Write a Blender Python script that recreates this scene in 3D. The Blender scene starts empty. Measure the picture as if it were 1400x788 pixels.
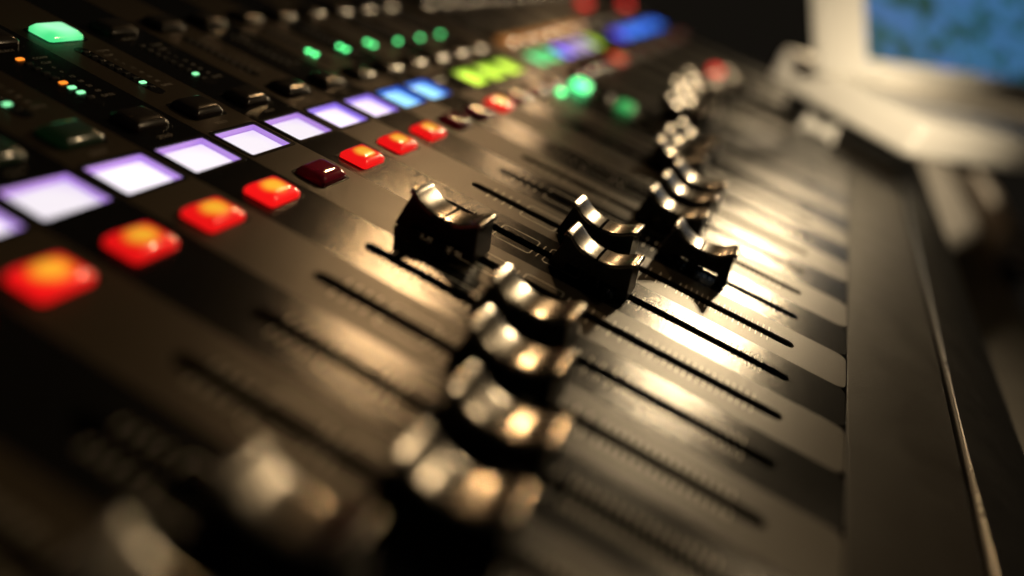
import bpy, bmesh, math, random
from mathutils import Matrix, Vector

# ------------------------------------------------------------------ camera
TILT = math.radians(18.0)                       # the control surface slopes up, away from the operator
RX = Matrix.Rotation(TILT, 4, 'X')
CAM = Vector((-0.23380675, -0.06995612, 0.09230479))          # on the panel's own axes
RIGHT = Vector((0.37219216, -0.86720569, 0.33079796))
DOWN = Vector((-0.35173486, -0.46160444, -0.81437334))
FWD = Vector((0.85892699, 0.1867502, -0.47683203))
FPX = 1068.94                                   # focal length in photo pixels (1400 wide)
scene = bpy.context.scene
col = scene.collection


def inv(px, py, z=0.0):
    """photo pixel -> point on the panel-parallel plane at height z (panel axes)"""
    d = RIGHT * ((px - 700) / FPX) + DOWN * ((py - 394) / FPX) + FWD
    return CAM + d * ((z - CAM.z) / d.z)


cd = bpy.data.cameras.new('camera')
cam = bpy.data.objects.new('camera', cd)
col.objects.link(cam)
cm = Matrix((RIGHT, -DOWN, -FWD)).transposed().to_4x4()
cm.translation = CAM
cam.matrix_world = RX @ cm
cd.sensor_fit = 'HORIZONTAL'
cd.sensor_width = 36.0
cd.lens = 36.0 * FPX / 1400
cd.clip_start = 0.005
cd.clip_end = 50
cd.dof.use_dof = True
cd.dof.focus_distance = 0.217
cd.dof.aperture_fstop = cd.lens / 10.0
scene.camera = cam

# ------------------------------------------------------------------ world and lamps
world = bpy.data.worlds.new('World')
scene.world = world
world.use_nodes = True
bgn = world.node_tree.nodes['Background']
bgn.inputs[0].default_value = (1.0, 0.82, 0.6, 1)
bgn.inputs[1].default_value = 0.006


def area(name, pos, aim, size, power, color, spread=180):
    ld = bpy.data.lights.new(name, 'AREA')
    ld.shape = 'DISK'
    ld.size = size
    ld.energy = power
    ld.color = color
    ld.spread = math.radians(spread)
    o = bpy.data.objects.new(name, ld)
    col.objects.link(o)
    p, a = RX @ Vector(pos), RX @ Vector(aim)
    o.location = p
    o.rotation_euler = (a - p).to_track_quat('-Z', 'Y').to_euler()
    return o


# a warm white lamp beyond the far end of the desk, a second one farther along the room,
# an orange bulb over the upper part of the console and added fills on the monitor and the near caps
area('key_lamp', (1.0, -0.135, 0.455), (0.02, -0.045, 0), 0.07, 0.19, (1.0, 0.74, 0.42), 34)
area('far_lamp', (1.45, -0.17, 0.42), (0.15, -0.08, 0), 0.10, 2.6, (1.0, 0.76, 0.46))
area('orange_lamp', (0.60, 0.26, 0.46), (-0.09, -0.04, 0), 0.05, 0.042, (1.0, 0.60, 0.27), 28)
area('amber_lamp', (0.80, 0.235, 0.25), (-0.04, -0.05, 0), 0.03, 0.14, (1.0, 0.62, 0.30))
area('near_cap_fill', (0.30, -0.25, 0.46), (-0.16, -0.04, 0), 0.035, 0.042, (1.0, 0.72, 0.40), 60)  # added light, no known fixture: brings up highlights on the near caps
area('monitor_fill', (-0.32, -0.30, 0.23), (0.34, -0.13, 0.045), 0.05, 0.12, (1.0, 0.80, 0.52), 20)  # added unseen light that brightens the monitor frame and base

scene.view_settings.view_transform = 'Standard'
scene.view_settings.look = 'None'
scene.view_settings.exposure = 0.0
scene.view_settings.gamma = 1.0
scene.cycles.use_denoising = True
scene.cycles.max_bounces = 8
scene.cycles.sample_clamp_indirect = 6.0

# ------------------------------------------------------------------ materials


def mat(name, base=(0.5, 0.5, 0.5), rough=0.5, metal=0.0, coat=0.0, coat_rough=0.05, spec=0.5,
        emit=None, strength=0.0, grain=0.0, grain_scale=2600, wear=0.0, trans=0.0, dust=0.0):
    m = bpy.data.materials.new(name)
    m.use_nodes = True
    nt = m.node_tree
    b = nt.nodes['Principled BSDF']
    b.inputs['Base Color'].default_value = (*base, 1)
    b.inputs['Roughness'].default_value = rough
    b.inputs['Metallic'].default_value = metal
    b.inputs['Coat Weight'].default_value = coat
    b.inputs['Coat Roughness'].default_value = coat_rough
    b.inputs['Specular IOR Level'].default_value = spec
    b.inputs['Transmission Weight'].default_value = trans
    if emit:
        b.inputs['Emission Color'].default_value = (*emit, 1)
        b.inputs['Emission Strength'].default_value = strength
    if grain or wear:
        tc = nt.nodes.new('ShaderNodeTexCoord')
    if grain:
        n = nt.nodes.new('ShaderNodeTexNoise')
        n.inputs['Scale'].default_value = grain_scale
        n.inputs['Detail'].default_value = 3
        nt.links.new(tc.outputs['Object'], n.inputs['Vector'])
        bp = nt.nodes.new('ShaderNodeBump')
        bp.inputs['Strength'].default_value = grain
        bp.inputs['Distance'].default_value = 0.0001
        nt.links.new(n.outputs['Fac'], bp.inputs['Height'])
        nt.links.new(bp.outputs['Normal'], b.inputs['Normal'])
    if dust:                                    # sparse specks of dust
        vo = nt.nodes.new('ShaderNodeTexVoronoi')
        vo.inputs['Scale'].default_value = 420
        nt.links.new(tc.outputs['Object'], vo.inputs['Vector'])
        nd = nt.nodes.new('ShaderNodeTexNoise')
        nd.inputs['Scale'].default_value = 160
        nt.links.new(tc.outputs['Object'], nd.inputs['Vector'])
        rr = nt.nodes.new('ShaderNodeMapRange')
        rr.inputs[1].default_value = 0.50
        rr.inputs[2].default_value = 0.72
        rr.inputs[3].default_value = 0.0
        rr.inputs[4].default_value = 0.13
        nt.links.new(nd.outputs['Fac'], rr.inputs[0])
        lt = nt.nodes.new('ShaderNodeMath')
        lt.operation = 'LESS_THAN'
        nt.links.new(vo.outputs['Distance'], lt.inputs[0])
        nt.links.new(rr.outputs[0], lt.inputs[1])
        mxc = nt.nodes.new('ShaderNodeMix')
        mxc.data_type = 'RGBA'
        mxc.inputs[6].default_value = (*base, 1)
        mxc.inputs[7].default_value = (dust, dust, dust * 0.92, 1)
        nt.links.new(lt.outputs[0], mxc.inputs[0])
        nt.links.new(mxc.outputs[2], b.inputs['Base Color'])
    if wear:                                    # faint handling marks: uneven gloss
        n2 = nt.nodes.new('ShaderNodeTexNoise')
        n2.inputs['Scale'].default_value = 55
        n2.inputs['Detail'].default_value = 6
        n2.inputs['Roughness'].default_value = 0.65
        nt.links.new(tc.outputs['Object'], n2.inputs['Vector'])
        mr = nt.nodes.new('ShaderNodeMapRange')
        mr.inputs[1].default_value = 0.3
        mr.inputs[2].default_value = 0.7
        mr.inputs[3].default_value = rough - wear
        mr.inputs[4].default_value = rough + wear
        nt.links.new(n2.outputs['Fac'], mr.inputs[0])
        nt.links.new(mr.outputs[0], b.inputs['Roughness'])
    return m


M = {}
M['light_strip'] = mat('satin_charcoal_panel', (0.038, 0.030, 0.020), 0.31, grain=0.6, wear=0.02, spec=0.26, dust=0.10)
M['dark_strip'] = mat('smooth_black_panel', (0.005, 0.005, 0.005), 0.17, grain=0.4, wear=0.008, dust=0.06)
M['front'] = mat('satin_black_front', (0.016, 0.0125, 0.009), 0.40, spec=0.10, grain=0.7, wear=0.05, dust=0.08)
M['black'] = mat('matt_black', (0.006, 0.006, 0.006), 0.6)
M['void'] = mat('dead_black_line', (0.002, 0.002, 0.002), 1.0, spec=0.0)
M['well'] = mat('gloss_black', (0.004, 0.004, 0.004), 0.25)
M['cap'] = mat('black_plastic_cap', (0.006, 0.006, 0.006), 0.30, grain=0.08, grain_scale=1500, wear=0.06)
M['grip'] = mat('brushed_silver_grip', (0.36, 0.335, 0.30), 0.23, metal=1.0, grain=0.05, grain_scale=3000, wear=0.05)
M['print'] = mat('grey_print', (0.50, 0.48, 0.42), 0.4, spec=0.4)
M['ink'] = mat('dim_white_print', (0.30, 0.28, 0.25), 0.5)
M['bolster'] = mat('soft_black_bolster', (0.012, 0.012, 0.013), 0.38, grain=0.2, wear=0.05)
M['trim'] = mat('worn_metal_trim', (0.40, 0.42, 0.44), 0.3, metal=1.0, wear=0.10)
M['smoke'] = mat('smoked_clear_plastic', (0.03, 0.026, 0.022), 0.20, coat=0.1, coat_rough=0.08, spec=0.3, trans=0.25)
M['smoke_red'] = mat('unlit_red_plastic', (0.34, 0.014, 0.05), 0.12, coat=1.0, coat_rough=0.04, trans=0.35)
M['white_case'] = mat('white_plastic_case', (0.78, 0.76, 0.72), 0.42, wear=0.05)
M['wood'] = mat('pale_wood', (0.11, 0.085, 0.05), 0.5, wear=0.08)
M['pale'] = mat('pale_plastic', (0.62, 0.54, 0.48), 0.45)


def glow(name, inner, outer, strength, radius=0.0052, off=(0.0011, 0.0009), body=None, soft=1.0, power=1.0):
    """lit translucent button: the lamp under the cap shows amber in the middle and the cap colour at the rim"""
    m = mat(name, body or outer, 0.22, coat=1.0, coat_rough=0.05)
    nt = m.node_tree
    b = nt.nodes['Principled BSDF']
    tc = nt.nodes.new('ShaderNodeTexCoord')
    mp = nt.nodes.new('ShaderNodeMapping')
    mp.inputs['Location'].default_value = (-off[0], -off[1], -0.0020)
    mp.inputs['Scale'].default_value = (0.86, 1.06, 0.35)
    nt.links.new(tc.outputs['Object'], mp.inputs['Vector'])
    ln = nt.nodes.new('ShaderNodeVectorMath')
    ln.operation = 'LENGTH'
    nt.links.new(mp.outputs[0], ln.inputs[0])
    mr = nt.nodes.new('ShaderNodeMapRange')
    mr.interpolation_type = 'SMOOTHSTEP'
    mr.inputs[1].default_value = radius * 0.38
    mr.inputs[2].default_value = radius * soft
    mr.inputs[3].default_value = 1.0
    mr.inputs[4].default_value = 0.0
    nt.links.new(ln.outputs['Value'], mr.inputs[0])
    mx = nt.nodes.new('ShaderNodeMix')
    mx.data_type = 'RGBA'
    mx.inputs[6].default_value = (*outer, 1)
    mx.inputs[7].default_value = (*inner, 1)
    nt.links.new(mr.outputs[0], mx.inputs[0])
    nt.links.new(mx.outputs[2], b.inputs['Emission Color'])
    oi = nt.nodes.new('ShaderNodeObjectInfo')          # no two lamps are equally bright
    vr = nt.nodes.new('ShaderNodeMapRange')
    vr.inputs[3].default_value = strength * 0.88
    vr.inputs[4].default_value = strength * 1.14
    nt.links.new(oi.outputs['Random'], vr.inputs[0])
    nt.links.new(vr.outputs[0], b.inputs['Emission Strength'])
    return m


M['mute_lit'] = glow('lit_red_button', (1.0, 0.50, 0.03), (0.90, 0.008, 0.008), 1.0, body=(0.3, 0.01, 0.01), radius=0.0042, off=(-0.0002, -0.0002))
M['select_lit'] = glow('lit_green_button', (0.36, 1.0, 0.52), (0.06, 0.62, 0.20), 1.5, body=(0.05, 0.35, 0.12), radius=0.0075)
M['solo_green_reflection'] = glow('green_reflection_button', (0.02, 0.06, 0.025), (0.004, 0.03, 0.006), 0.12, body=(0.02, 0.022, 0.02))  # green reflections on these buttons, painted in as a weak glow
M['solo_glint'] = glow('amber_glint_button', (1.0, 0.42, 0.10), (0.5, 0.17, 0.03), 0.7, body=(0.1, 0.05, 0.02), radius=0.004)  # emission stands in for warm glints on the far solo buttons
M['layer_lit'] = mat('lit_green_key', (0.03, 0.3, 0.08), 0.3, emit=(0.10, 1.0, 0.30), strength=3.2)
M['layer_dim'] = mat('dim_green_key', (0.03, 0.3, 0.08), 0.3, emit=(0.08, 0.8, 0.20), strength=0.5)
M['red_key'] = mat('lit_red_key', (0.3, 0.02, 0.02), 0.3, emit=(0.9, 0.04, 0.03), strength=1.6)
M['led_green'] = mat('green_led', (0.1, 0.4, 0.2), 0.3, emit=(0.12, 1.0, 0.28), strength=6.0)
M['led_pale'] = mat('pale_green_led', (0.2, 0.4, 0.3), 0.3, emit=(0.28, 1.0, 0.45), strength=1.4)
M['led_orange'] = mat('orange_led', (0.4, 0.15, 0.03), 0.3, emit=(1.0, 0.25, 0.02), strength=1.5)
M['led_off'] = mat('unlit_led', (0.02, 0.02, 0.02), 0.3)


def lcd(name, col_, strength, edge):
    """backlit display: bright in the middle, the backlight colour stronger towards the border"""
    m = glow(name, col_, tuple(0.55 * c + 0.45 * e for c, e in zip(col_, edge)), strength, radius=0.0115, off=(-0.001, -0.001), body=(0.05, 0.05, 0.05))
    m.node_tree.nodes['Principled BSDF'].inputs['Coat Weight'].default_value = 0.0
    return (m, mat(name + '_edge', edge, 0.35, emit=edge, strength=0.45))


LCD = {
    'white': lcd('white_violet_backlight', (1.0, 0.92, 0.99), 1.05, (0.60, 0.36, 0.92)),
    'violet': lcd('violet_backlight', (0.90, 0.76, 1.0), 1.15, (0.40, 0.26, 0.95)),
    'sky': lcd('blue_backlight', (0.28, 0.66, 1.0), 1.7, (0.03, 0.16, 0.75)),
    'yellow': lcd('yellow_green_backlight', (0.72, 1.0, 0.08), 1.7, (0.35, 0.60, 0.04)),
    'green': lcd('green_backlight', (0.10, 1.0, 0.35), 1.6, (0.02, 0.5, 0.15)),
    'indigo': lcd('indigo_backlight', (0.25, 0.15, 1.0), 2.2, (0.10, 0.05, 0.8)),
    'blue': lcd('deep_blue_backlight', (0.12, 0.42, 1.0), 3.0, (0.02, 0.1, 0.8)),
    'off': (mat('dark_display', (0.01, 0.012, 0.012), 0.2), M['well']),
}

# ------------------------------------------------------------------ mesh helpers


def mesh_from(name, verts, faces, smooth=None):
    me = bpy.data.meshes.new(name)
    me.from_pydata([tuple(v) for v in verts], [], faces)
    bm = bmesh.new()
    bm.from_mesh(me)
    bmesh.ops.remove_doubles(bm, verts=bm.verts, dist=1e-7)
    bmesh.ops.recalc_face_normals(bm, faces=bm.faces)
    if smooth is not None:
        lim = math.radians(smooth)
        for f in bm.faces:
            f.smooth = True
        for e in bm.edges:
            e.smooth = len(e.link_faces) == 2 and e.calc_face_angle(0) < lim
    bm.to_mesh(me)
    bm.free()
    return me


class MB:
    """collects verts and faces of ONE mesh"""

    def __init__(s):
        s.v, s.f = [], []

    def quad(s, a, b, c, d):
        n = len(s.v)
        s.v += [a, b, c, d]
        s.f.append((n, n + 1, n + 2, n + 3))

    def poly(s, pts):
        n = len(s.v)
        s.v += list(pts)
        s.f.append(tuple(range(n, n + len(pts))))

    def rect(s, x0, x1, y0, y1, z):
        s.quad((x0, y0, z), (x1, y0, z), (x1, y1, z), (x0, y1, z))

    def box(s, x0, x1, y0, y1, z0, z1):
        n = len(s.v)
        s.v += [(x, y, z) for z in (z0, z1) for y in (y0, y1) for x in (x0, x1)]
        s.f += [tuple(n + i for i in q) for q in
                ((0, 2, 3, 1), (4, 5, 7, 6), (0, 1, 5, 4), (2, 6, 7, 3), (0, 4, 6, 2), (1, 3, 7, 5))]

    def rings(s, rings, cap0=True, cap1=True):
        n = len(s.v)
        m = len(rings[0])
        for r in rings:
            s.v += list(r)
        for j in range(len(rings) - 1):
            for i in range(m):
                a = n + j * m + i
                b = n + j * m + (i + 1) % m
                s.f.append((a, b, b + m, a + m))
        if cap0:
            s.f.append(tuple(n + i for i in reversed(range(m))))
        if cap1:
            s.f.append(tuple(n + (len(rings) - 1) * m + i for i in range(m)))

    def mesh(s, name, smooth=None):
        return mesh_from(name, s.v, s.f, smooth)


def rrect(hx, hy, r, z, n=5, cx=0.0, cy=0.0):
    pts = []
    for (sx, sy, a0) in ((1, 1, 0), (-1, 1, 90), (-1, -1, 180), (1, -1, 270)):
        for i in range(n + 1):
            a = math.radians(a0 + 90 * i / n)
            pts.append((cx + sx * (hx - r) + r * math.cos(a), cy + sy * (hy - r) + r * math.sin(a), z))
    return pts


def put(name, me, material, parent=None, loc=(0, 0, 0), label=None, kind=None):
    o = bpy.data.objects.new(name, me)
    col.objects.link(o)
    if parent:
        o.parent = parent
    o.location = loc
    if material:
        if not me.materials:
            me.materials.append(material)
        if me.materials[0] is not material:
            o.material_slots[0].link = 'OBJECT'
            o.material_slots[0].material = material
    if label:
        o['label'] = label
    if kind:
        o['kind'] = kind
    return o


def bevel(o, w, seg=2, ang=40):
    b = o.modifiers.new('bevel', 'BEVEL')
    b.width = w
    b.segments = seg
    b.limit_method = 'ANGLE'
    b.angle_limit = math.radians(ang)
    return o


def text_mesh(items, z):
    """items: (string, x, y, height, align) lettering laid flat; one mesh"""
    mb = MB()
    for s, x, y, h, al in items:
        cu = bpy.data.curves.new('t', 'FONT')
        cu.body = s
        cu.size = h / 0.7
        cu.align_x = al
        cu.align_y = 'CENTER'
        cu.resolution_u = 2
        ob = bpy.data.objects.new('t', cu)
        col.objects.link(ob)
        dg = bpy.context.evaluated_depsgraph_get()
        me = bpy.data.meshes.new_from_object(ob.evaluated_get(dg))
        n = len(mb.v)
        mb.v += [(v.co.x + x, v.co.y + y, z) for v in me.vertices]
        mb.f += [tuple(n + i for i in p.vertices) for p in me.polygons]
        bpy.data.objects.remove(ob)
        bpy.data.curves.remove(cu)
        bpy.data.meshes.remove(me)
    me = bpy.data.meshes.new('lettering')
    me.from_pydata(mb.v, [], mb.f)
    return me


def thing(name, label, cat, loc=(0, 0, 0), rot=None):
    o = bpy.data.objects.new(name, None)
    col.objects.link(o)
    o.empty_display_size = 0.02
    o.location = loc
    if rot:
        o.rotation_euler = rot
    o['label'] = label
    o['category'] = cat
    return o


# ------------------------------------------------------------------ the console
P = 0.020625                     # channel pitch
W = P / 2 - 0.00004              # half width of a strip
Y_TAB, Y_TOP = -0.1208, 0.165
Y_MUTE, Y_SOLO, Y_SEL = 0.0278, 0.0697, 0.1215
LCD0, LCD1, LCDW = 0.0434, 0.0573, 0.00863
X_NEAR, X_FAR = -0.26, 0.5

console = thing('mixing_console', 'black audio mixing console with rows of faders, lit buttons and small coloured displays',
                'mixing console', rot=(TILT, 0, 0))

# body under the strips, front panel, bolster
mb = MB()
mb.box(X_NEAR, X_FAR, -0.15, 0.26, -0.045, -0.0075)
bevel(put('chassis', mb.mesh('chassis'), M['black'], console), 0.001)
mb = MB()
mb.box(X_NEAR, X_FAR, -0.1515, -0.1213, -0.006, -0.00025)
bevel(put('front_panel', mb.mesh('front_panel'), M['front'], console, label='plain charcoal front panel below the fader slots'), 0.0002, 2)
mb = MB()
mb.box(X_NEAR, X_FAR, Y_TOP + 0.0002, 0.26, -0.006, -0.0002)
put('rear_panel', mb.mesh('rear_panel'), M['dark_strip'], console)


def profile_x(pts, x0, x1):
    m = MB()
    m.rings([[(x0, y, z) for y, z in pts], [(x1, y, z) for y, z in pts]])
    return m


pr = [(-0.1531, -0.030), (-0.1531, -0.0012), (-0.1534, -0.0004), (-0.1541, 0.0000), (-0.1549, -0.0003), (-0.1554, -0.0010),
      (-0.165, -0.0034), (-0.176, -0.0068), (-0.184, -0.0108), (-0.189, -0.0165), (-0.191, -0.024), (-0.190, -0.034), (-0.184, -0.040), (-0.16, -0.043)]
put('armrest', profile_x(pr, X_NEAR, X_FAR).mesh('armrest', 40), M['bolster'], console, label='black rounded armrest along the front edge')
tr = [(-0.1537, -0.0006), (-0.1538, 0.0001), (-0.1541, 0.0003), (-0.1544, 0.0001), (-0.1546, -0.0006), (-0.1541, -0.0010)]
put('edge_trim', profile_x(tr, X_NEAR, X_FAR).mesh('edge_trim', 50), M['trim'], console, label='thin bright metal trim along the armrest')

# strips -------------------------------------------------------------
HOLES = [(-0.105, 0.0, 'slot'), (Y_MUTE - 0.0051, Y_MUTE + 0.0051, 0.0063), (LCD0, LCD1, LCDW),
         (Y_SOLO - 0.0050, Y_SOLO + 0.0050, 0.0062), (Y_SEL - 0.0048, Y_SEL + 0.0048, 0.0062)]
SW = 0.00165                     # half width of a slot


def strip_mesh(slot=True, holes=True):
    m = MB()
    y = Y_TAB
    r = 0.0030
    hs = [h for h in HOLES if (h[2] == 'slot' and slot) or (h[2] != 'slot' and holes)]
    first = hs[0][0] - 0.004 if hs else Y_TOP
    # tab with rounded front corners
    arc = []
    for sx, a0 in ((-1, 180), (1, 270)):
        for i in range(7):
            a = math.radians(a0 + 90 * i / 6)
            arc.append((sx * (W - r) + r * math.cos(a), Y_TAB + r + r * math.sin(a), 0))
    m.poly(arc + [(W, first, 0), (-W, first, 0)])
    low = [(x, yy, -0.0045) for x, yy, _ in arc]
    for i in range(len(arc) - 1):
        m.quad(arc[i], arc[i + 1], (low[i + 1][0], low[i + 1][1], -0.00045), (low[i][0], low[i][1], -0.00045))
    y = first
    for h0, h1, hw in hs:
        if hw == 'slot':
            n = 8
            b = 0.0004
            yb, yt = h0 - 0.004, h1 + 0.004
            for sgn, yc, ye in ((-1, h0 + SW, yb), (1, h1 - SW, yt)):
                w2 = SW + b
                pa = [(w2 * math.cos(math.radians(180 + sgn * -180 * i / n)) * 1, yc + sgn * w2 * abs(math.sin(math.radians(180 * i / n))), 0) for i in range(n + 1)]
                m.poly([(-W, yc, 0)] + pa + [(W, yc, 0), (W, ye, 0), (-W, ye, 0)])
            for sx in (-1, 1):
                m.quad((sx * (SW + b), h0 + SW, 0), (sx * W, h0 + SW, 0), (sx * W, h1 - SW, 0), (sx * (SW + b), h1 - SW, 0))
            # chamfered rim of the slot and its wall
            def loop(w, z):
                L = []
                for i in range(n + 1):
                    a = math.radians(180 * i / n)
                    L.append((w * math.cos(a), h1 - SW + w * math.sin(a), z))
                for i in range(n + 1):
                    a = math.radians(180 + 180 * i / n)
                    L.append((w * math.cos(a), h0 + SW + w * math.sin(a), z))
                return L
            m.rings([loop(SW + b, 0), loop(SW, -b * 1.2), loop(SW, -0.0012)], False, False)
            y = yt
            continue
        m.rect(-W, W, y, h0, 0)
        m.rect(-W, -hw, h0, h1, 0)
        m.rect(hw, W, h0, h1, 0)
        y = h1
    m.rect(-W, W, y, Y_TOP, 0)
    # long edges
    for sx in (-1, 1):
        m.quad((sx * W, Y_TAB + r, 0), (sx * W, Y_TOP, 0), (sx * W, Y_TOP, -0.0012), (sx * W, Y_TAB + r, -0.0012))
    return m.mesh('channel_strip')


def tick_mesh():
    m = MB()
    z = 0.00003
    ys = [-0.0065 - 0.0027 * i for i in range(4)] + [-0.0318, -0.0468] + [-0.0505 - 0.0031 * i for i in range(6)] + [-0.0695 - 0.00175 * i for i in range(17)]
    for yy in ys:
        for s in (-1, 1):
            a, b = s * 0.0019, s * 0.0043
            m.rect(min(a, b), max(a, b), yy - 0.00017, yy + 0.00017, z)
    t = 0.00016
    for y1, y0 in ((-0.0182, -0.0298), (-0.0338, -0.0448)):       # the outlined boxes round the unity marks
        for s in (-1, 1):
            path = [(s * 0.0019, y1), (s * 0.0043, y1), (s * 0.0050, y1 - 0.0007), (s * 0.0050, y0 + 0.0007), (s * 0.0043, y0), (s * 0.0019, y0)]
            for (xa, ya), (xb, yb) in zip(path[:-1], path[1:]):
                d = Vector((xb - xa, yb - ya, 0)).normalized()
                nn = Vector((-d.y, d.x, 0)) * t
                e = d * t * 0.4
                A, B = Vector((xa, ya, z)) - e, Vector((xb, yb, z)) + e
                m.quad(A - nn, A + nn, B + nn, B - nn)
    me = bpy.data.meshes.new('tick_marks')
    me.from_pydata([tuple(v) for v in m.v], [], m.f)
    return me


METER_Y = [0.109 - 0.003 * i for i in range(9)]
LET = [('SELECT', -0.0007, 0.1146, 0.0011, 'CENTER'), ('SOLO', 0.0, 0.0612, 0.0012, 'CENTER')]
for s, yy in zip(('COMP', 'CLIP', '6', '9', '12', '18', '30', '60', 'GATE'), METER_Y):
    LET.append((s, 0.0024 if len(s) > 2 else 0.0032, yy - 0.0002, 0.00115, 'LEFT'))

me_strip = strip_mesh()
me_plain = strip_mesh(False, False)
me_noslot = strip_mesh(False, True)
me_tick = tick_mesh()
me_let = text_mesh(LET, 0.00003)
m = MB()
m.rect(-0.0022, 0.0022, -0.107, 0.002, -0.0062)
for sx in (-1, 1):
    m.quad((sx * 0.0022, -0.107, -0.0062), (sx * 0.0022, 0.002, -0.0062), (sx * 0.0022, 0.002, -0.0013), (sx * 0.0022, -0.107, -0.0013))
me_slot = m.mesh('slot_well')

# buttons ------------------------------------------------------------


def button_mesh(hx=0.0058, hy=0.0046, hgt=0.0027):
    m = MB()
    rs = [(hx, hy, 0.0013, -0.0016), (hx, hy, 0.0013, hgt * 0.36), (hx - 0.00025, hy - 0.00025, 0.0013, hgt * 0.50),
          (hx - 0.0011, hy - 0.0010, 0.0012, hgt * 0.80), (hx - 0.0016, hy - 0.0014, 0.0010, hgt * 0.88),
          (hx - 0.0031, hy - 0.0024, 0.0007, hgt * 0.97), (hx - 0.0045, hy - 0.0036, 0.0004, hgt)]
    m.rings([rrect(a, b, r, z) for a, b, r, z in rs])
    return m.mesh('button', 28)


def well_mesh(hx, hy, r=0.0012, depth=0.0018):
    """black rim and tray that a button or display sits in"""
    m = MB()
    m.rings([rrect(hx + 0.0004, hy + 0.0004, r, -0.0003), rrect(hx + 0.0004, hy + 0.0004, r, 0.00012), rrect(hx - 0.0002, hy - 0.0002, r, 0.00012),
             rrect(hx - 0.0003, hy - 0.0003, r, -depth)], False, True)
    return m.mesh('well')


me_btn = button_mesh()
me_btn_well = well_mesh(0.0062, 0.0050)
# display: a shallow tray with an edge-lit wall and a lit floor
hy = (LCD1 - LCD0) / 2
m = MB()
m.rings([rrect(LCDW + 0.0007, hy + 0.0007, 0.0009, -0.0002), rrect(LCDW + 0.0007, hy + 0.0007, 0.0009, 0.00014), rrect(LCDW - 0.00035, hy - 0.00035, 0.0006, 0.00014),
         rrect(LCDW - 0.0004, hy - 0.0004, 0.0006, -0.0002)], False, False)
me_lcd_rim = m.mesh('screen_rim')
m = MB()
m.rings([rrect(LCDW - 0.0004, hy - 0.0004, 0.0006, -0.0002), rrect(LCDW - 0.0007, hy - 0.0007, 0.0006, -0.0015), rrect(LCDW - 0.0011, hy - 0.0011, 0.0005, -0.0015)], False, False)
me_lcd_wall = m.mesh('screen_wall')
m = MB()
m.poly(rrect(LCDW - 0.0011, hy - 0.0011, 0.0005, -0.00152))
me_lcd_face = m.mesh('lit_display')

m = MB()
m.rings([rrect(0.0020, 0.0158, 0.0018, -0.0002), rrect(0.0020, 0.0158, 0.0018, 0.00006)], False, True)
me_meter = m.mesh('level_meter')
m = MB()
m.rings([rrect(0.00105, 0.0006, 0.0003, 0.0), rrect(0.00105, 0.0006, 0.0003, 0.00025), rrect(0.0008, 0.0004, 0.0003, 0.0004)], False, True)
me_led = m.mesh('indicator_light')

# fader cap ----------------------------------------------------------
CREST, DIP, LC, LB = 0.0110, 0.0033, 0.0094, 0.0118      # crest height, dip, half length at crest and base
WT, WB = 0.0048, 0.0055


def ztop(y):
    t = min(1.0, abs(y) / (LC - 0.0006))
    return CREST - DIP * (1 - t ** 2.3)


def cap_body():
    m = MB()
    zb, zm = 0.0006, 0.0030
    cut = [(-0.0080, -0.0032), (-0.0023, -0.0004), (0.0004, 0.0023), (0.0032, 0.0070)]
    ys = sorted(set([-LC + 0.0188 * i / 22 for i in range(23)] + [c for p in cut for c in p]))
    hw = lambda z: WB + (WT - WB) * min(1, max(0, z / CREST))
    for sx in (-1, 1):
        for a, b in zip(ys[:-1], ys[1:]):
            sc = lambda y, z: y * (1 + (LB / LC - 1) * (1 - z / CREST)) if abs(y) > LC - 1e-6 else y
            za, zz = ztop(a) - 0.0005, ztop(b) - 0.0005
            m.quad((sx * hw(zm), sc(a, zm), zm), (sx * hw(zm), sc(b, zm), zm), (sx * hw(zz), sc(b, zz), zz), (sx * hw(za), sc(a, za), za))
            mid = (a + b) / 2
            if not any(p < mid < q for p, q in cut):
                m.quad((sx * hw(zb), sc(a, zb), zb), (sx * hw(zb), sc(b, zb), zb), (sx * hw(zm), sc(b, zm), zm), (sx * hw(zm), sc(a, zm), zm))
    for a, b in zip(ys[:-1], ys[1:]):
        za, zz = ztop(a) - 0.0005, ztop(b) - 0.0005
        m.quad((-hw(za), a if abs(a) < LC - 1e-6 else a * (1 + (LB / LC - 1) * (1 - za / CREST)), za), (hw(za), a if abs(a) < LC - 1e-6 else a * (1 + (LB / LC - 1) * (1 - za / CREST)), za),
               (hw(zz), b if abs(b) < LC - 1e-6 else b * (1 + (LB / LC - 1) * (1 - zz / CREST)), zz), (-hw(zz), b if abs(b) < LC - 1e-6 else b * (1 + (LB / LC - 1) * (1 - zz / CREST)), zz))
    for s in (-1, 1):
        zt = ztop(LC) - 0.0005
        lv = [zb, zm, zt]
        for z0, z1 in zip(lv[:-1], lv[1:]):
            y0 = s * LC * (1 + (LB / LC - 1) * (1 - z0 / CREST))
            y1 = s * LC * (1 + (LB / LC - 1) * (1 - z1 / CREST))
            m.quad((-hw(z0), y0, z0), (hw(z0), y0, z0), (hw(z1), y1, z1), (-hw(z1), y1, z1))
    return m.mesh('fader_cap', 30)


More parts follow.
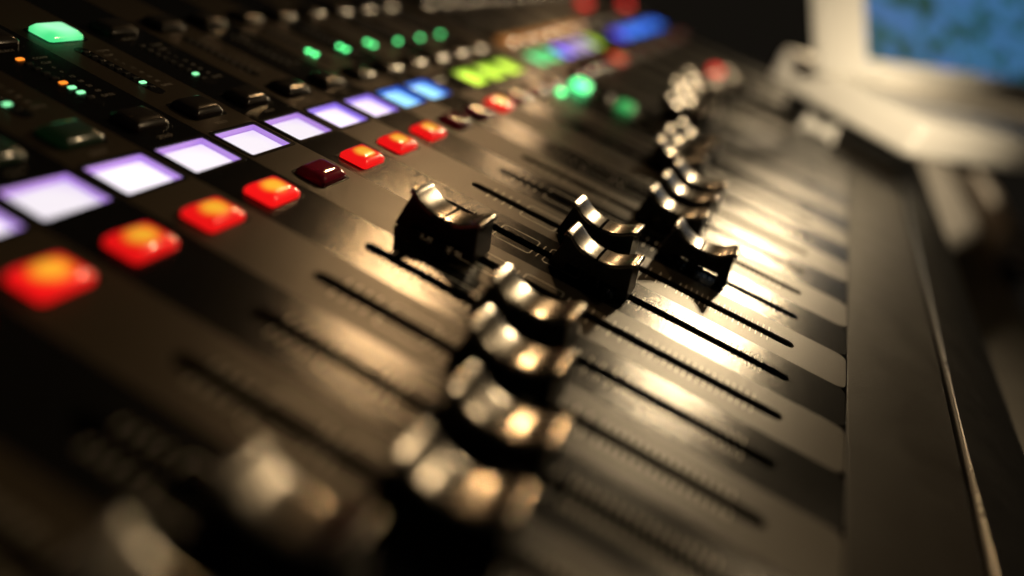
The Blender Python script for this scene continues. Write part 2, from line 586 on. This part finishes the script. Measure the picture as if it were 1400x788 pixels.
def cap_grip(y0, y1):
    """metal skin over the saddle, with rolled long edges"""
    m = MB()
    n = 14
    sec = [(-1.02, -0.0011), (-1.02, -0.0007), (-0.995, -0.0004), (-0.95, -0.00016), (-0.86, -0.00008), (-0.6, -0.00003), (0, 0.0), (0.6, -0.00003), (0.86, -0.00008), (0.95, -0.00016), (0.995, -0.0004), (1.02, -0.0007), (1.02, -0.0011)]
    rings = []
    st = [y0 + (y1 - y0) * i / n for i in range(n + 1)]
    end = None
    for yy in st:
        z = ztop(yy)
        rings.append([(a * WT * 1.03, yy, z + dz) for a, dz in sec])
    for e, sgn in ((0, -1), (-1, 1)):
        yy = st[e]
        if abs(yy) > LC - 0.001:               # rolled lip over the crest
            lip = [[(a * WT * 1.03, yy + sgn * o, ztop(yy) + min(dz, 0.0001) + d) for a, dz in sec] for o, d in ((0.0003, 0.00022), (0.0007, 0.00022), (0.0010, -0.0001), (0.00115, -0.0006), (0.0012, -0.0012))]
            rings = (list(reversed(lip)) + rings) if sgn < 0 else rings + lip
    k = len(sec)
    base = len(m.v)
    for r in rings:
        m.v += r
    for j in range(len(rings) - 1):
        for i in range(k - 1):
            a = base + j * k + i
            m.f.append((a, a + 1, a + k + 1, a + k))
    return m.mesh('finger_grip', 50)


me_cap = cap_body()
me_grip_a = cap_grip(-LC, -0.00042)
me_grip_b = cap_grip(0.00042, LC)
m = MB()
m.box(-WT * 0.99, WT * 0.99, -0.00042, 0.00042, ztop(0) - 0.0009, ztop(0) - 0.00012)
me_line = m.mesh('pointer_line')
m = MB()
m.box(-0.0007, 0.0007, -0.0020, 0.0020, -0.0060, 0.0070)
me_stem = m.mesh('stem')

FADER = {9: -0.0350, 8: -0.0388, 7: -0.0545, 6: -0.0535, 5: -0.0475, 4: -0.0430, 3: -0.0105, 2: -0.0474, 1: -0.0421, 0: -0.0700,
         -1: -0.0565, -2: -0.0565, -3: -0.0570, -4: -0.0450, -5: -0.0440, -6: -0.0455,
         -8: -0.0315, -9: -0.0340, -10: -0.0255, -11: -0.0300, -12: -0.0245, -13: -0.0360, -14: -0.0985, -15: -0.0400}
SCREEN = {10: 'white', 9: 'white', 8: 'white', 7: 'white', 6: 'white', 5: 'white', 4: 'white', 3: 'white', 2: 'white', 1: 'violet', 0: 'violet',
          -1: 'sky', -2: 'sky', -3: 'off', -4: 'yellow', -5: 'yellow', -6: 'yellow', -8: 'green', -9: 'green', -10: 'indigo', -11: 'white', -12: 'white', -13: 'yellow'}
for k in range(-16, -23, -1):
    SCREEN[k] = 'blue'
SCREEN[-16] = 'indigo'
MUTE_LIT = {10, 9, 8, 7, 6, 5, 4, 2, 1, 0, -3, -12}
LEDS = {5: {7: 'led_pale'}, 4: {0: 'led_orange', 5: 'led_orange', 6: 'led_pale', 7: 'led_pale'}, 3: {7: 'led_pale'}, 2: {7: 'led_pale'}}
for k in (-1, -2, -3):
    LEDS[k] = {6: 'led_green', 7: 'led_green'}
for k in (-4, -5, -6):
    LEDS[k] = {7: 'led_green'}
SCREEN_WORD = {'white': 'bright white-violet', 'violet': 'violet', 'sky': 'sky blue', 'yellow': 'yellow-green', 'green': 'green', 'indigo': 'indigo', 'blue': 'deep blue', 'off': 'dark unlit'}

for k in range(10, -23, -1):
    X = -k * P
    dark = (k % 2 == 0)
    if k == -7:
        s = put('blank_strip', me_plain, M['light_strip'], console, (X, 0, 0), label='plain strip carrying the layer keys')
        continue
    s = put('channel_strip', me_strip if k > -16 else me_noslot, M['dark_strip' if dark else 'light_strip'], console, (X, 0, 0))
    if k > -16:
        put('slot_well', me_slot, M['well'], s)
        put('tick_marks', me_tick, M['print'], s)
    put('lettering', me_let, M['ink'], s, kind='stuff')
    # display
    d = put('channel_display', me_lcd_rim, M['well'], console, (X, (LCD0 + LCD1) / 2, 0), label=SCREEN_WORD[SCREEN.get(k, 'off')] + ' channel display')
    face, wall = LCD[SCREEN.get(k, 'off')]
    put('light_guide', me_lcd_wall, wall, d)
    put('lit_display' if SCREEN.get(k, 'off') != 'off' else 'dark_display', me_lcd_face, face, d)
    # buttons
    lit = k in MUTE_LIT
    b = put('mute_button', me_btn, M['mute_lit' if lit else 'smoke_red'], console, (X, Y_MUTE, 0), label='mute button lit red and amber' if lit else 'unlit dark red mute button')
    put('button_well', me_btn_well, M['well'], b)
    b = put('solo_button', me_btn, M['solo_green_reflection' if k in (5, 6) else 'solo_glint' if -14 <= k <= -8 else 'smoke'], console, (X, Y_SOLO, 0),
            label='solo button with a painted amber glint' if -14 <= k <= -8 else None)
    put('button_well', me_btn_well, M['well'], b)
    lit = k == 3
    b = put('select_button', me_btn, M['select_lit' if lit else 'smoke'], console, (X, Y_SEL, 0), label='select button lit bright green' if lit else None)
    put('button_well', me_btn_well, M['well'], b)
    # meter
    mt = put('level_meter', me_meter, M['well'], console, (X - 0.0012, 0.0965, 0))
    for i, yy in enumerate(METER_Y):
        nm = LEDS.get(k, {}).get(i, 'led_off')
        put('indicator_light', me_led, M[nm], mt, (0, yy - 0.0965, 0.00006))
    # fader
    if k in FADER:
        c = put('fader_cap', me_cap, M['white_case'] if k == -14 else M['cap'], console, (X, FADER[k], 0))
        so = c.modifiers.new('shell', 'SOLIDIFY')
        so.thickness = 0.0009
        so.offset = -1
        bevel(c, 0.00028, 2, 35)
        gm = M['white_case'] if k == -14 else M['grip']
        if k == -14:
            c['label'] = 'white fader cap pulled right down'
        put('finger_grip', me_grip_a, gm, c)
        put('finger_grip', me_grip_b, gm, c)
        put('pointer_line', me_line, M['void'], c)
        put('stem', me_stem, M['black'], c)

# keys in the column between the two fader banks, and far indicator keys
m = MB()
m.rings([rrect(0.0048, 0.0040, 0.0014, -0.0005), rrect(0.0048, 0.0040, 0.0014, 0.0022), rrect(0.0040, 0.0032, 0.0012, 0.0028)])
me_key = m.mesh('layer_key', 30)
XC = 7 * P
for yy, mm in ((0.0185, 'layer_lit'), (0.0062, 'smoke'), (-0.0064, 'layer_dim'), (-0.019, 'smoke'), (-0.0315, 'smoke')):
    put('layer_key', me_key, M[mm], console, (XC, yy, 0), label={'layer_lit': 'layer key lit green', 'layer_dim': 'layer key glowing dim green'}.get(mm))
m = MB()
m.rings([rrect(0.0016, 0.0016, 0.0015, 0.0), rrect(0.0016, 0.0016, 0.0015, 0.0006), rrect(0.0010, 0.0010, 0.0009, 0.0012)])
me_dot = m.mesh('status_lamp', 40)
put('status_lamp', me_dot, M['led_green'], console, (XC - 0.0235, 0.0176 + 0.003, 0.0))
for (px, py) in ((980, 95), (800, 3), (856, 4)):
    q = inv(px, py, 0.002)
    put('layer_key', me_key, M['red_key'], console, (q.x, q.y, 0.0), label='small key lit red')

# ------------------------------------------------------------------ white-framed display on its pale base, standing on the console
E1 = Vector((0.545, 0.838, 0)).normalized()      # from the front corner back along the left side
E2 = Vector((0.838, -0.545, 0)).normalized()     # along the front
corner = inv(1240, 214, 0.012)
yaw = math.atan2(E2.y, E2.x)
disp = thing('monitor', 'white framed monitor with a blue and green picture on a pale flat base', 'monitor')
disp.matrix_world = RX @ Matrix.Translation((corner.x, corner.y, 0.0)) @ Matrix.Rotation(yaw, 4, 'Z')
m = MB()
m.rings([rrect(0.235 - ins, 0.057 - ins, 0.004, z, cx=0.235, cy=0.057)
         for z, ins in ((0.012, 0.0015), (0.0135, 0), (0.0325, 0), (0.034, 0.0015))])
put('base', m.mesh('base', 30), M['white_case'], disp, label='pale flat base of the monitor')
for fx in (0.012, 0.12):
    m = MB()
    m.box(fx, fx + 0.02, 0.014, 0.10, 0.0005, 0.013)
    put('foot', m.mesh('foot'), M['black'], disp)
BZ, SH, SWD = 0.052, 0.24, 0.46
LEAN = math.radians(35)                          # the screen leans back on its base
SYM = Matrix.Translation((-0.020, 0.063, 0.0345)) @ Matrix.Rotation(-LEAN, 4, 'X') @ Matrix.Rotation(math.radians(-4), 4, 'Y')
m = MB()
fr = [(0.0, 0.0), (SWD, 0.0), (SWD, SH), (0.0, SH)]
ih = [(BZ, 0.012), (SWD - BZ, 0.012), (SWD - BZ, SH - BZ), (BZ, SH - BZ)]
for i in range(4):
    j = (i + 1) % 4
    m.quad((fr[i][0], 0, fr[i][1]), (fr[j][0], 0, fr[j][1]), (ih[j][0], 0, ih[j][1]), (ih[i][0], 0, ih[i][1]))
    m.quad((fr[i][0], 0, fr[i][1]), (fr[j][0], 0, fr[j][1]), (fr[j][0], 0.008, fr[j][1]), (fr[i][0], 0.008, fr[i][1]))
    m.quad((ih[i][0], 0, ih[i][1]), (ih[j][0], 0, ih[j][1]), (ih[j][0], 0.004, ih[j][1]), (ih[i][0], 0.004, ih[i][1]))
m.quad(*[(x, 0.008, z) for x, z in fr])
o = bevel(put('frame', m.mesh('frame'), M['white_case'], disp, label='white frame round the screen'), 0.001)
o.matrix_local = SYM
m = MB()
m.quad(*[(x, 0.0039, z) for x, z in ih])
sm = mat('lit_screen', (0.02, 0.02, 0.02), 0.3)
nt = sm.node_tree
b = nt.nodes['Principled BSDF']
tc = nt.nodes.new('ShaderNodeTexCoord')
mp = nt.nodes.new('ShaderNodeMapping')
mp.inputs['Scale'].default_value = (30, 1, 70)
mp.inputs['Location'].default_value = (3.1, 0, 0.4)
nt.links.new(tc.outputs['Object'], mp.inputs['Vector'])
nz = nt.nodes.new('ShaderNodeTexNoise')
nz.inputs['Scale'].default_value = 1.0
nz.inputs['Detail'].default_value = 1.0
nt.links.new(mp.outputs[0], nz.inputs['Vector'])
cr = nt.nodes.new('ShaderNodeValToRGB')
el = cr.color_ramp.elements
el[0].position, el[0].color = 0.34, (0.012, 0.05, 0.02, 1)
el[1].position, el[1].color = 0.62, (0.09, 0.23, 0.55, 1)
e = el.new(0.43)
e.color = (0.03, 0.14, 0.11, 1)
e = el.new(0.5)
e.color = (0.07, 0.24, 0.48, 1)
nt.links.new(nz.outputs['Fac'], cr.inputs[0])
nt.links.new(cr.outputs[0], b.inputs['Emission Color'])
b.inputs['Emission Strength'].default_value = 0.6
put('screen', m.mesh('screen'), sm, disp, label='lit screen with blue and green areas').matrix_local = SYM

# ------------------------------------------------------------------ desk under the console and the pale bar past its edge
DZ = -0.135
desk = thing('desk', 'plain brown wooden desk that the mixing console stands on', 'desk', loc=(0.2, 0, DZ))
m = MB()
m.box(-0.6, 0.75, -0.243, 0.45, -0.03, 0.0)
bevel(put('desk_top', m.mesh('desk_top'), M['wood'], desk), 0.004, 3)
for x0 in (-0.56, 0.66):
    m = MB()
    m.box(x0, x0 + 0.05, -0.22, 0.40, -0.70, -0.031)
    put('leg', m.mesh('leg'), M['wood'], desk)
# console feet rest on the desk
for fx in (-0.22, 0.44):
    m = MB()
    fh = []
    for yy in (-0.13, 0.22):
        m2 = MB()
        wy = yy * math.cos(TILT) - (-0.045) * math.sin(TILT)
        wz = yy * math.sin(TILT) + (-0.045) * math.cos(TILT)
        L = wz - DZ
        ft = MB()
        ft.rings([rrect(0.012, 0.012, 0.004, -L), rrect(0.012, 0.012, 0.004, 0.004)])
        o = put('foot', ft.mesh('foot'), M['black'], console)
        o.matrix_parent_inverse = RX.inverted()
        o.location = (fx, wy, wz)

pts = [inv(*p, -0.05) for p in ((1308, 215), (1322, 236), (1345, 270), (1368, 315), (1388, 345), (1430, 362))]
bar = thing('curved_rail', 'pale curved rail standing just past the front edge of the desk', 'rail')
m = MB()
rings = []
rad = [0.012, 0.010, 0.0125, 0.0135, 0.016, 0.018]
wp = [RX @ p for p in pts]
for i, p in enumerate(wp):
    d = (wp[min(i + 1, len(wp) - 1)] - wp[max(i - 1, 0)]).normalized()
    u = d.cross(Vector((0, 0, 1))).normalized()
    v = u.cross(d)
    rings.append([tuple(p + u * rad[i] * math.cos(a) + v * rad[i] * math.sin(a)) for a in [2 * math.pi * j / 14 for j in range(14)]])
m.rings(rings)
put('rail_top', m.mesh('rail_top', 60), M['pale'], bar)
m = MB()
c0 = wp[4]
m.rings([[(c0.x + 0.009 * math.cos(a), c0.y + 0.009 * math.sin(a), z) for a in [2 * math.pi * j / 12 for j in range(12)]] for z in (-0.84, c0.z - 0.008)])
put('post', m.mesh('post', 60), M['black'], bar)
